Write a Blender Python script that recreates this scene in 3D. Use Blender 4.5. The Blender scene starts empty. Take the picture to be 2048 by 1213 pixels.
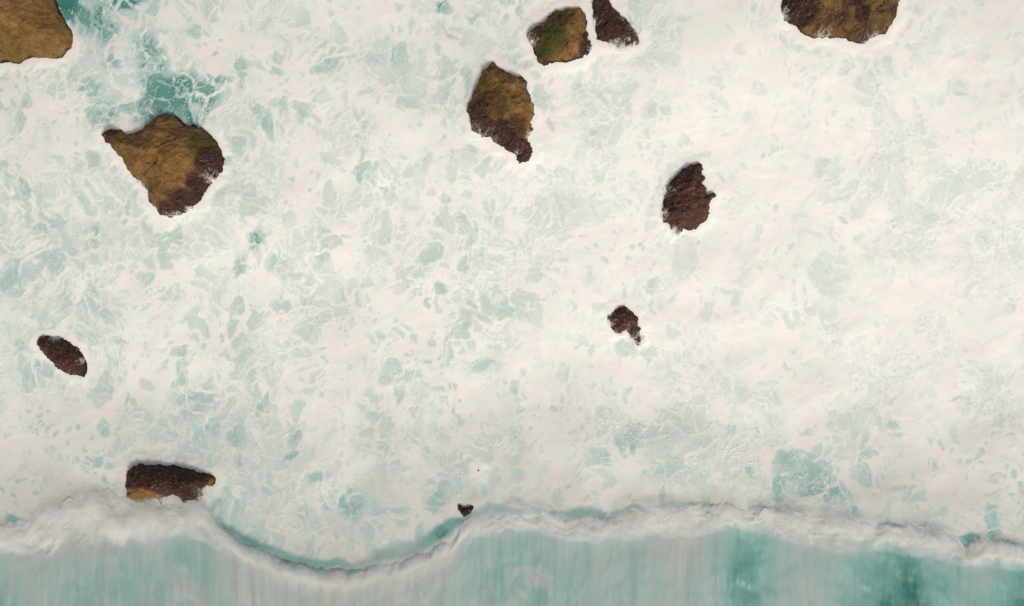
import bpy, math, random
import numpy as np
from mathutils import Vector

random.seed(7)
rng = np.random.default_rng(11)
S = bpy.context.scene
COL = S.collection

# ------------------------------------------------------------------ camera, world, sun, exposure
CAM_H = 90.0
cam_data = bpy.data.cameras.new('camera')
cam = bpy.data.objects.new('camera', cam_data)
COL.objects.link(cam)
cam.location = (0, 0, CAM_H)
cam.rotation_euler = (0, 0, 0)
cam_data.sensor_width = 36.0
cam_data.lens = 36.0 * CAM_H / 102.4
cam_data.clip_start = 0.5
cam_data.clip_end = 9000
S.camera = cam

SUN_EL, SUN_AZ = 52.0, 155.0          # azimuth clockwise from +Y (the top of the photograph)
world = bpy.data.worlds.new('World')
S.world = world
world.use_nodes = True
wn = world.node_tree
for n in list(wn.nodes):
    wn.nodes.remove(n)
sky = wn.nodes.new('ShaderNodeTexSky')
sky.sky_type = 'NISHITA'
sky.sun_disc = False
sky.sun_elevation = math.radians(SUN_EL)
sky.sun_rotation = math.radians(SUN_AZ)
sky.air_density = 1.0
sky.dust_density = 4.0
bg = wn.nodes.new('ShaderNodeBackground')
bg.inputs['Strength'].default_value = 0.10
wo = wn.nodes.new('ShaderNodeOutputWorld')
hs = wn.nodes.new('ShaderNodeHueSaturation')
hs.inputs['Saturation'].default_value = 0.3       # a thin overcast veils the blue
wn.links.new(sky.outputs[0], hs.inputs['Color'])
wn.links.new(hs.outputs[0], bg.inputs[0])
wn.links.new(bg.outputs[0], wo.inputs[0])

sd = bpy.data.lights.new('sun', 'SUN')
sd.energy = 1.5
sd.angle = math.radians(10)
sd.color = (1.0, 0.955, 0.89)
sun = bpy.data.objects.new('sun', sd)
COL.objects.link(sun)
az, el = math.radians(SUN_AZ), math.radians(SUN_EL)
dirv = Vector((math.sin(az) * math.cos(el), math.cos(az) * math.cos(el), math.sin(el)))
sun.rotation_euler = dirv.to_track_quat('Z', 'Y').to_euler()
sun.location = dirv * 60

S.cycles.volume_bounces = 6
S.cycles.max_bounces = 12
S.view_settings.view_transform = 'Standard'
S.view_settings.look = 'None'
S.view_settings.exposure = 0.15
S.view_settings.gamma = 1.0
S.view_settings.use_curve_mapping = False

# ------------------------------------------------------------------ numpy noise
def hsh(ix, iy, seed):
    h = (ix.astype(np.int64) * 374761393 + iy.astype(np.int64) * 668265263 + seed * 974634777) & 0xFFFFFFFF
    h = ((h ^ (h >> 13)) * 1274126177) & 0xFFFFFFFF
    h = (h ^ (h >> 16))
    return ((h & 0xFFFFFF) / 16777216.0).astype(np.float32)

def vnoise(x, y, seed=0):
    xi = np.floor(x); yi = np.floor(y)
    fx = (x - xi).astype(np.float32); fy = (y - yi).astype(np.float32)
    fx = fx * fx * fx * (fx * (fx * 6 - 15) + 10); fy = fy * fy * fy * (fy * (fy * 6 - 15) + 10)
    xi = xi.astype(np.int64); yi = yi.astype(np.int64)
    a = hsh(xi, yi, seed); b = hsh(xi + 1, yi, seed); c = hsh(xi, yi + 1, seed); d = hsh(xi + 1, yi + 1, seed)
    return (a + (b - a) * fx) * (1 - fy) + (c + (d - c) * fx) * fy      # 0..1

def fbm(x, y, seed=0, oct=4, gain=0.5):
    s = 0; a = 1; t = 0
    for i in range(oct):
        c, sn = math.cos(0.6 * i), math.sin(0.6 * i)
        s = s + a * (vnoise((x * c - y * sn) * 2 ** i + 17.3 * i, (x * sn + y * c) * 2 ** i - 9.1 * i, seed + i) * 2 - 1)
        t += a; a *= gain
    return s / t * 1.25                                                  # about -1..1

def voronoi(x, y, seed=0, jit=0.9):
    xi = np.floor(x).astype(np.int64); yi = np.floor(y).astype(np.int64)
    f1 = np.full(x.shape, 9.0, np.float32); f2 = f1.copy()
    p1x = np.zeros(x.shape, np.float32); p1y = p1x.copy(); p2x = p1x.copy(); p2y = p1x.copy(); rid = p1x.copy()
    for i in (-1, 0, 1):
        for j in (-1, 0, 1):
            cx = xi + i; cy = yi + j
            px = (cx + 0.5 + jit * (hsh(cx, cy, seed) - 0.5) - x).astype(np.float32)
            py = (cy + 0.5 + jit * (hsh(cx, cy, seed + 101) - 0.5) - y).astype(np.float32)
            d = px * px + py * py
            n1 = d < f1
            n2 = (~n1) & (d < f2)
            p2x = np.where(n1, p1x, np.where(n2, px, p2x)); p2y = np.where(n1, p1y, np.where(n2, py, p2y))
            f2 = np.where(n1, f1, np.where(n2, d, f2))
            p1x = np.where(n1, px, p1x); p1y = np.where(n1, py, p1y)
            f1 = np.where(n1, d, f1)
            rid = np.where(n1, hsh(cx, cy, seed + 202), rid)
    edge = (f2 - f1) / (2 * np.sqrt((p2x - p1x) ** 2 + (p2y - p1y) ** 2) + 1e-6)
    return np.sqrt(f1), edge, rid

def sstep(a, b, x):
    t = np.clip((x - a) / (b - a), 0, 1)
    return t * t * (3 - 2 * t)

def mix(a, b, t):
    return a + (b - a) * t

# photograph pixel -> metres on the sea (20 px = 1 m)
def W(px, py):
    return (px - 1024) / 20.0, (606.5 - py) / 20.0

# ------------------------------------------------------------------ helpers
def tag(o, label=None, cat=None, group=None, kind=None):
    if label: o['label'] = label
    if cat: o['category'] = cat
    if group: o['group'] = group
    if kind: o['kind'] = kind
    return o

def mesh_obj(name, verts, faces, mat, parent=None, attrs=None, smooth=True):
    """verts (n,3), faces (m,k) arrays; one mesh object"""
    verts = np.asarray(verts, np.float32); faces = np.asarray(faces, np.int32)
    used = np.zeros(len(verts), bool); used[faces.ravel()] = True
    remap = np.cumsum(used) - 1
    verts = verts[used]; faces = remap[faces].astype(np.int32)
    me = bpy.data.meshes.new(name)
    k = faces.shape[1]
    me.vertices.add(len(verts)); me.vertices.foreach_set('co', verts.ravel())
    me.loops.add(faces.size); me.loops.foreach_set('vertex_index', faces.ravel())
    me.polygons.add(len(faces))
    me.polygons.foreach_set('loop_start', np.arange(0, faces.size, k, dtype=np.int32))
    me.polygons.foreach_set('use_smooth', np.full(len(faces), smooth, bool))
    me.update(calc_edges=True)
    if attrs:
        for an, av in attrs.items():
            a = me.attributes.new(an, 'FLOAT', 'POINT')
            a.data.foreach_set('value', np.asarray(av, np.float32).ravel()[used])
    me.materials.append(mat)
    o = bpy.data.objects.new(name, me)
    COL.objects.link(o)
    if parent: o.parent = parent
    return o

def grid_faces(nx, ny):
    i = np.arange((ny - 1) * nx).reshape(ny - 1, nx)[:, :-1].ravel()
    return np.stack([i, i + 1, i + nx + 1, i + nx], 1)

# ------------------------------------------------------------------ materials
def new_mat(name):
    m = bpy.data.materials.new(name); m.use_nodes = True
    nt = m.node_tree
    b = nt.nodes['Principled BSDF']
    return m, nt, b

def N(nt, t, **kw):
    n = nt.nodes.new(t)
    for k, v in kw.items():
        setattr(n, k, v)
    return n

def noise(nt, scale, detail=4, rough=0.5, vec=None):
    n = N(nt, 'ShaderNodeTexNoise'); n.inputs['Scale'].default_value = scale
    n.inputs['Detail'].default_value = detail; n.inputs['Roughness'].default_value = rough
    if vec is not None: nt.links.new(vec, n.inputs['Vector'])
    return n

def mixc(nt, fac, a, b, blend='MIX'):
    n = N(nt, 'ShaderNodeMix', data_type='RGBA', blend_type=blend)
    for idx, v in ((0, fac), (6, a), (7, b)):
        if hasattr(v, 'links') or hasattr(v, 'is_linked'): nt.links.new(v, n.inputs[idx])
        else: n.inputs[idx].default_value = v if idx == 0 else (*v, 1)
    return n.outputs[2]

def math_n(nt, op, a, b=None, c=None):
    n = N(nt, 'ShaderNodeMath', operation=op)
    for i, v in enumerate((a, b, c)):
        if v is None: continue
        if hasattr(v, 'is_linked'): nt.links.new(v, n.inputs[i])
        else: n.inputs[i].default_value = v
    return n.outputs[0]

def ramp(nt, fac, stops, interp='LINEAR'):
    r = N(nt, 'ShaderNodeValToRGB'); r.color_ramp.interpolation = interp
    e = r.color_ramp.elements
    while len(e) < len(stops): e.new(0.5)
    for el_, (p, c) in zip(e, stops):
        el_.position = p; el_.color = (*c, 1) if len(c) == 3 else c
    nt.links.new(fac, r.inputs[0])
    return r.outputs[0]

def attr(nt, name):
    n = N(nt, 'ShaderNodeAttribute'); n.attribute_name = name
    return n.outputs['Fac']

def bump(nt, height, strength, dist, b):
    n = N(nt, 'ShaderNodeBump'); n.inputs['Strength'].default_value = strength
    n.inputs['Distance'].default_value = dist
    nt.links.new(height, n.inputs['Height']); nt.links.new(n.outputs[0], b.inputs['Normal'])

def foam_material(name, rough=0.6, bump_d=0.035, veil=False):
    """deep 0..1: thick foam -> thin milky film -> clear teal water; warm 0..1 dim grey froth -> bright cream froth, carries the painted light falloff"""
    m, nt, b = new_mat(name)
    tc = N(nt, 'ShaderNodeTexCoord').outputs['Object']
    deep = attr(nt, 'deep'); warm = attr(nt, 'warm')
    n1 = noise(nt, 2.2, 5, 0.6, tc).outputs['Fac']
    n2 = noise(nt, 9.0, 4, 0.6, tc).outputs['Fac']
    n3 = noise(nt, 0.35, 3, 0.5, tc).outputs['Fac']
    n4 = noise(nt, 22.0, 3, 0.6, tc).outputs['Fac']
    # fine wobble of the foam thickness
    w = math_n(nt, 'MULTIPLY', math_n(nt, 'SUBTRACT', n2, 0.5), 0.10)
    w2 = math_n(nt, 'MULTIPLY', math_n(nt, 'SUBTRACT', n1, 0.5), 0.10)
    d = math_n(nt, 'ADD', deep, math_n(nt, 'ADD', w, w2))
    d = math_n(nt, 'ADD', d, math_n(nt, 'MULTIPLY', math_n(nt, 'SUBTRACT', n4, 0.5), 0.07))
    d.node.use_clamp = True
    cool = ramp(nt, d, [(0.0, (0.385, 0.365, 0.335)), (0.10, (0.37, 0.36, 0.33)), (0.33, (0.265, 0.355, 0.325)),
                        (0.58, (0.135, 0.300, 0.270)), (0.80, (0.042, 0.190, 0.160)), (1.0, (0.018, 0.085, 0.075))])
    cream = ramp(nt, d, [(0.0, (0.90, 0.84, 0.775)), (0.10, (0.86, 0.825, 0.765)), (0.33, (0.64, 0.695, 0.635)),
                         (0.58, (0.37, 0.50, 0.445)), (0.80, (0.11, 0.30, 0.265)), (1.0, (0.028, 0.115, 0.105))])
    c = mixc(nt, warm, cool, cream)  # cool is the dim end of the light falloff painted into the foam
    # faint pink / green drift of the froth
    tint = ramp(nt, n3, [(0.35, (1.0, 0.985, 0.985)), (0.65, (0.975, 1.0, 0.975))])
    c = mixc(nt, 1.0, c, tint, 'MULTIPLY')
    nt.links.new(c, b.inputs['Base Color'])
    r = ramp(nt, d, [(0.3, (rough,) * 3), (0.8, (0.22,) * 3)])
    nt.links.new(r, b.inputs['Roughness'])
    b.inputs['Specular IOR Level'].default_value = 0.3
    hgt = math_n(nt, 'ADD', n1, math_n(nt, 'MULTIPLY', n2, 0.35))
    bump(nt, hgt, 0.30, bump_d, b)
    if veil:                                    # spray thins out to nothing at its edges
        nt.links.new(attr(nt, 'veil'), b.inputs['Alpha'])
    return m

def rock_material(name):
    m, nt, b = new_mat(name)
    tc = N(nt, 'ShaderNodeTexCoord').outputs['Object']
    dark = attr(nt, 'dark'); green = attr(nt, 'green'); red = attr(nt, 'red'); wet = attr(nt, 'wet')
    mp = N(nt, 'ShaderNodeMapping'); mp.inputs['Rotation'].default_value = (0, 0, 0.5)
    mp.inputs['Scale'].default_value = (1, 2.4, 1)
    nt.links.new(tc, mp.inputs['Vector'])
    n1 = noise(nt, 1.1, 8, 0.62, tc).outputs['Fac']
    n2 = noise(nt, 5.0, 6, 0.65, mp.outputs[0]).outputs['Fac']
    n3 = noise(nt, 14.0, 4, 0.7, tc).outputs['Fac']
    gold = ramp(nt, n1, [(0.30, (0.16, 0.080, 0.027)), (0.46, (0.255, 0.135, 0.042)), (0.60, (0.34, 0.185, 0.062)), (0.75, (0.44, 0.255, 0.105))])
    gold = mixc(nt, math_n(nt, 'MULTIPLY', ramp(nt, n2, [(0.36, (1, 1, 1)), (0.50, (0, 0, 0))]), 0.6), gold, (0.055, 0.029, 0.012))
    gold = mixc(nt, math_n(nt, 'MULTIPLY', ramp(nt, n3, [(0.56, (0, 0, 0)), (0.70, (1, 1, 1))]), 0.45), gold, (0.32, 0.20, 0.085))
    grn = ramp(nt, n2, [(0.35, (0.030, 0.032, 0.008)), (0.65, (0.105, 0.098, 0.022))])
    gold = mixc(nt, green, gold, grn)
    weed = ramp(nt, n3, [(0.30, (0.018, 0.008, 0.006)), (0.5, (0.062, 0.026, 0.019)), (0.68, (0.125, 0.060, 0.046))])
    rweed = ramp(nt, n3, [(0.30, (0.035, 0.014, 0.009)), (0.5, (0.120, 0.048, 0.030)), (0.68, (0.21, 0.10, 0.064))])
    weed = mixc(nt, red, weed, rweed)
    dk = math_n(nt, 'ADD', dark, math_n(nt, 'MULTIPLY', math_n(nt, 'SUBTRACT', n2, 0.5), 1.1))
    dk = ramp(nt, dk, [(0.34, (0, 0, 0)), (0.72, (1, 1, 1))])
    c = mixc(nt, dk, gold, weed)
    c = mixc(nt, wet, c, (0.010, 0.007, 0.006))
    nt.links.new(c, b.inputs['Base Color'])
    b.inputs['Roughness'].default_value = 0.8
    b.inputs['Specular IOR Level'].default_value = 0.2
    hgt = math_n(nt, 'ADD', n2, math_n(nt, 'MULTIPLY', n3, 0.5))
    bump(nt, hgt, 1.0, 0.22, b)
    return m

def weed_material(name):
    m, nt, b = new_mat(name)
    tc = N(nt, 'ShaderNodeTexCoord').outputs['Object']
    n1 = noise(nt, 3.0, 4, 0.6, tc).outputs['Fac']
    red = attr(nt, 'red')
    a = ramp(nt, n1, [(0.32, (0.018, 0.008, 0.006)), (0.5, (0.062, 0.028, 0.019)), (0.7, (0.13, 0.066, 0.046))])
    r = ramp(nt, n1, [(0.35, (0.045, 0.017, 0.011)), (0.5, (0.130, 0.052, 0.032)), (0.7, (0.22, 0.105, 0.065))])
    nt.links.new(mixc(nt, red, a, r), b.inputs['Base Color'])
    b.inputs['Roughness'].default_value = 0.55
    return m

M_foam = foam_material('froth')
M_sea = foam_material('sea_water')
M_wave = foam_material('wave_water', bump_d=0.03)
M_crest = foam_material('white_water', rough=0.9, bump_d=0.03)
M_wash = foam_material('thin_wash', rough=0.7, bump_d=0.02, veil=True)
M_rock = rock_material('weedy_rock')
M_weed = weed_material('wet_seaweed')
mw, ntw, bw = new_mat('spray_white')
bw.inputs['Base Color'].default_value = (0.93, 0.90, 0.85, 1); bw.inputs['Roughness'].default_value = 0.5

# ------------------------------------------------------------------ rocks: outlines in photograph pixels
ROCKS = [
 dict(label='large golden brown rock in the top left corner beside a dark teal pool', H=4.2, w=1.6, sd=1,
  pts=[(-160,-120),(70,-120),(100,-50),(112,0),(125,28),(138,50),(148,65),(150,82),(147,98),(138,106),(130,119),(118,121),(95,120),(68,118),(55,122),(38,131),(22,127),(0,128),(-50,125),(-150,100)],
  dark=[(-40,60,25,.4)], green=[(40,110,40,.25)], wave=0.2),
 dict(label='large kite shaped golden rock with dark maroon lower right edge and dark left spur', H=4.6, w=2.2, sd=2,
  pts=[(203,272),(212,264),(232,259),(246,260),(254,268),(268,266),(285,258),(298,250),(310,240),(320,232),(335,230),(352,233),(362,242),(372,250),(385,252),(405,256),(418,268),(432,284),(443,300),(448,320),(446,340),(440,352),(428,362),(420,372),(412,388),(405,402),(392,412),(380,422),(362,432),(345,438),(330,434),(318,425),(308,412),(298,400),(297,385),(285,368),(268,355),(258,340),(245,320),(235,308),(225,296),(212,286)],
  dark=[(440,335,38,1),(415,375,30,1),(385,412,34,1),(345,432,28,1),(225,268,24,.9),(300,405,12,.9),(270,360,10,.7),(250,335,7,.5)], green=[(420,292,30,.8),(232,285,18,.8),(350,400,30,.3)], wave=1),
 dict(label='tall pointed rock, golden on top, with a dark weedy tail pointing down', H=3.8, w=1.8, sd=3,
  pts=[(984,123),(992,130),(1000,140),(1015,145),(1028,152),(1045,155),(1053,165),(1054,178),(1062,190),(1066,205),(1070,222),(1064,240),(1066,258),(1062,270),(1056,280),(1062,290),(1065,305),(1062,320),(1052,328),(1042,329),(1033,323),(1030,312),(1022,308),(1010,300),(998,294),(988,286),(978,276),(965,275),(955,270),(944,262),(940,250),(936,235),(934,220),(940,205),(944,190),(950,175),(958,160),(965,145),(975,135)],
  dark=[(960,235,40,.62),(965,268,34,1),(1005,280,36,1),(1040,310,34,1),(1045,160,14,.7),(1010,140,16,.7),(990,225,38,.5),(1035,262,26,.6)], green=[(1000,140,25,.4),(975,200,25,.4),(1010,225,30,.35)], wave=1),
 dict(label='squarish rock with a green and gold top and foam washing over its left corner', H=2.8, w=1.4, sd=4,
  pts=[(1053,70),(1062,58),(1080,50),(1092,42),(1097,32),(1110,25),(1128,20),(1145,16),(1160,17),(1170,25),(1173,45),(1174,65),(1176,80),(1183,92),(1178,105),(1165,118),(1150,122),(1130,125),(1108,127),(1090,132),(1080,130),(1074,118),(1066,105),(1062,92),(1053,80)],
  dark=[(1062,72,26,1),(1176,80,16,.9),(1172,106,20,.9),(1150,122,10,.6),(1100,35,9,.6),(1090,130,10,.6)], green=[(1105,85,34,1),(1090,108,24,1),(1120,50,26,.8)], wave=1),
 dict(label='narrow dark maroon rock at the top edge beside the green topped rock', H=1.6, w=1.2, sd=5,
  pts=[(1188,-60),(1215,-55),(1218,-5),(1222,15),(1235,25),(1250,38),(1262,52),(1275,68),(1280,82),(1272,92),(1255,99),(1238,99),(1225,92),(1212,84),(1200,84),(1195,72),(1188,60),(1192,48),(1187,35),(1186,15)],
  dark=[(1200,10,60,1),(1230,60,60,1)], green=[], wave=1),
 dict(label='broad dark brown ragged rock cut off by the top edge at the upper right', H=3.6, w=2.0, sd=6,
  pts=[(1575,-110),(1566,-20),(1562,10),(1561,28),(1565,42),(1575,50),(1590,55),(1597,68),(1610,74),(1625,80),(1640,80),(1670,78),(1690,79),(1700,86),(1715,91),(1730,90),(1738,82),(1755,76),(1768,72),(1778,60),(1786,45),(1792,30),(1796,12),(1803,-10),(1806,-70),(1720,-130)],
  dark=[(1580,20,40,1),(1600,40,26,.9),(1690,10,30,.8),(1705,40,22,.8),(1780,30,22,.6),(1720,85,16,.6),(1640,75,20,.5),(1670,-50,80,.8)], green=[(1740,50,34,.4),(1600,10,20,.4)], wave=1, gold=.50),
 dict(label='reddish brown rock with a dark head and a small spike on its right side', H=2.2, w=1.2, sd=7,
  pts=[(1378,330),(1392,327),(1402,329),(1405,340),(1402,346),(1409,356),(1404,368),(1412,376),(1414,390),(1422,389),(1430,387),(1434,392),(1425,399),(1419,408),(1418,425),(1412,440),(1400,450),(1392,458),(1378,461),(1368,458),(1363,465),(1356,472),(1348,462),(1338,450),(1325,444),(1325,425),(1328,400),(1335,375),(1345,358),(1358,345),(1370,335)],
  dark=[(1375,395,110,1)], green=[(1340,385,16,.5)], red=[(1392,430,46,1),(1380,400,44,.8),(1360,450,34,.9)], wave=1),
 dict(label='small reddish brown rock ringed by thin foam, below the centre right', H=1.3, w=.9, sd=8,
  pts=[(1240,613),(1248,610),(1256,618),(1266,624),(1274,631),(1279,640),(1277,650),(1280,658),(1279,670),(1285,680),(1281,692),(1272,690),(1267,682),(1260,672),(1252,664),(1240,668),(1228,664),(1220,656),(1222,648),(1214,640),(1216,630),(1224,628),(1230,618)],
  dark=[(1250,650,80,1)], green=[], red=[(1255,650,30,.9)], wave=1),
 dict(label='smooth oval dark maroon rock lying slantwise at the left', H=1.5, w=1.1, sd=9,
  pts=[(76,682),(82,673),(92,670),(108,672),(125,675),(140,683),(155,695),(166,708),(172,722),(174,740),(167,754),(155,750),(140,750),(128,744),(110,730),(95,714),(82,700),(76,690)],
  dark=[(125,710,100,1)], green=[], red=[(145,735,24,.45),(100,700,16,.2)], wave=0.35),
 dict(label='blocky dark rock with an orange patch, its foot buried in the breaking wave', H=2.6, w=1.0, sd=10,
  pts=[(255,960),(258,940),(268,930),(285,925),(295,930),(320,929),(345,930),(370,934),(395,941),(420,947),(431,952),(433,968),(425,972),(414,970),(404,978),(407,984),(406,992),(398,999),(388,999),(380,1003),(372,1012),(365,1000),(357,992),(346,990),(337,994),(328,1000),(323,1014),(318,1000),(305,998),(290,1003),(275,1004),(262,996),(252,992),(258,980),(254,970)],
  dark=[(300,935,60,1),(370,965,60,1),(395,990,30,1),(265,950,30,1)], green=[(262,985,14,.5)], red=[(330,970,30,.35)], wave=1),
 dict(label='small dark triangular rock tip at the wave line, below the centre', H=1.4, w=.6, sd=11,
  pts=[(914,1005),(925,1012),(938,1012),(950,1010),(948,1018),(940,1028),(930,1034),(922,1028),(917,1018)],
  dark=[(930,1018,80,1)], green=[], wave=0.3),
 dict(label='tiny black rock tip just breaking the foam above the triangular rock', H=.5, w=.3, sd=12,
  pts=[(954,940),(957,936),(962,938),(961,943),(956,944)],
  dark=[(958,940,40,1)], green=[], wave=0.2),
]

def poly_sdf(X, Y, P):
    """signed distance, positive inside"""
    d = np.full(X.shape, 1e9, np.float32); inside = np.zeros(X.shape, bool)
    n = len(P)
    for i in range(n):
        ax, ay = P[i]; bx, by = P[(i + 1) % n]
        ex, ey = bx - ax, by - ay
        wx, wy = X - ax, Y - ay
        t = np.clip((wx * ex + wy * ey) / (ex * ex + ey * ey + 1e-9), 0, 1)
        d = np.minimum(d, (wx - ex * t) ** 2 + (wy - ey * t) ** 2)
        cond = ((ay > Y) != (by > Y)) & (X < (bx - ax) * (Y - ay) / (by - ay + 1e-12) + ax)
        inside ^= cond
    d = np.sqrt(d)
    return np.where(inside, d, -d)

ROCK_POLY = []
for R_ in ROCKS:
    P_ = [W(*p) for p in R_['pts']]
    ROCK_POLY.append((P_, (min(p[0] for p in P_), max(p[0] for p in P_), min(p[1] for p in P_), max(p[1] for p in P_)), R_['sd'] * 77 + 5000))

# ------------------------------------------------------------------ wave line (photograph pixels)
WAVE_H = 0.62
LIP = np.array([(-3000,1110),(-600,1090),(-200,1050),(0,1060),(30,1068),(60,1056),(90,1026),(130,1004),(180,994),(240,996),(300,1008),(360,1010),(410,1016),(430,1040),(450,1062),(480,1082),(500,1098),(530,1108),(560,1122),(600,1135),(650,1145),(700,1143),(750,1135),(800,1122),(850,1108),(870,1092),(900,1082),(915,1062),(930,1046),(945,1032),(990,1024),(1050,1024),(1080,1026),(1110,1036),(1130,1046),(1165,1036),(1200,1046),(1225,1036),(1260,1014),(1290,1018),(1340,1016),(1400,1022),(1450,1016),(1500,1025),(1560,1028),(1620,1036),(1700,1042),(1760,1056),(1800,1062),(1860,1066),(1905,1078),(1930,1098),(1960,1092),(2000,1096),(2048,1104),(2300,1115),(3000,1130),(5000,1180)], float)
SOU = np.array([(-3000,1160),(-200,1100),(0,1092),(60,1085),(100,1096),(150,1099),(200,1086),(240,1092),(270,1072),(340,1068),(400,1060),(430,1068),(480,1105),(560,1150),(650,1172),(720,1170),(800,1150),(870,1125),(920,1085),(960,1054),(1050,1050),(1110,1056),(1180,1062),(1260,1060),(1340,1058),(1400,1045),(1450,1040),(1500,1046),(1560,1062),(1620,1078),(1700,1083),(1750,1080),(1800,1090),(1860,1098),(1920,1112),(2048,1125),(2300,1140),(5000,1230)], float)
def wave_amp(x):       # the lip stands tall only in some stretches
    return np.interp(x * 20 + 1024, [-3000, 0, 40, 80, 400, 440, 520, 700, 850, 900, 960, 1070, 1110, 1190, 1230, 1380, 1410, 1450, 1740, 1790, 1880, 1930, 1990, 2100, 5000],
                     [.5, .5, .5, .3, .3, .9, 1.0, .9, 1.0, .9, .35, .3, .6, .6, .3, .25, .4, .2, .2, .4, .3, .7, .5, .5, .5]) * WAVE_H
def lip_y(x):          # metres
    return (606.5 - np.interp(x * 20 + 1024, LIP[:, 0], LIP[:, 1])) / 20
def sou_y(x):
    return (606.5 - np.interp(x * 20 + 1024, SOU[:, 0], SOU[:, 1])) / 20

# ------------------------------------------------------------------ sea fields
OPEN = np.array([
 [3,7,5,4,3,3,3,4,3,2,3,2,1,1,2,2],
 [3,6,8,5,3,3,3,4,3,3,2,2,1,2,2,2],
 [4,3,6,5,4,3,3,2,3,3,2,2,2,2,3,2],
 [5,4,3,4,4,3,3,3,4,3,3,2,3,2,4,3],
 [5,4,2,4,4,3,3,4,3,1,2,2,2,3,2,3],
 [5,5,2,3,4,3,2,5,2,1,2,2,2,2,2,2],
 [5,4,3,4,3,3,3,3,3,4,2,1,1,2,2,4],
 [2,2,4,5,4,2,4,3,1,4,4,3,3,2,2,2],
 [1,1,3,3,4,4,2,2,1,0,1,2,4,2,2,4],
 [3,3,3,3,3,3,3,3,3,3,3,3,3,3,3,3]], np.float32) / 10
# brightness / warmth of the light, painted into the froth colour (bright = 10, dim = 0)
PAINTED_LIGHT = np.array([
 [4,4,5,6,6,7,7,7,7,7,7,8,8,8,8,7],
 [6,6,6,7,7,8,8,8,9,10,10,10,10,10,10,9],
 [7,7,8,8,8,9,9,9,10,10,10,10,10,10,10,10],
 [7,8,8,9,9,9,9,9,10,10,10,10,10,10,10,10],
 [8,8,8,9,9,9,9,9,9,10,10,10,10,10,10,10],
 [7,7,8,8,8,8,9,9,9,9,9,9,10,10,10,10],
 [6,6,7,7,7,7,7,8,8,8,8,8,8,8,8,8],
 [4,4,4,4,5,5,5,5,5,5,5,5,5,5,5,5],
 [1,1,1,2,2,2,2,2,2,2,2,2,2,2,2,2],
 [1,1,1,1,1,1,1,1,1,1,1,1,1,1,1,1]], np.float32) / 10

def ctrl(G, px, py):
    gx = np.clip((px - 64) / 128, 0, 14.999); gy = np.clip((py - 60.6) / 121.3, 0, 8.999)
    ix = gx.astype(int); iy = gy.astype(int); fx = gx - ix; fy = gy - iy
    fx = fx * fx * (3 - 2 * fx); fy = fy * fy * (3 - 2 * fy)
    return (G[iy, ix] * (1 - fx) + G[iy, ix + 1] * fx) * (1 - fy) + (G[iy + 1, ix] * (1 - fx) + G[iy + 1, ix + 1] * fx) * fy

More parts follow.
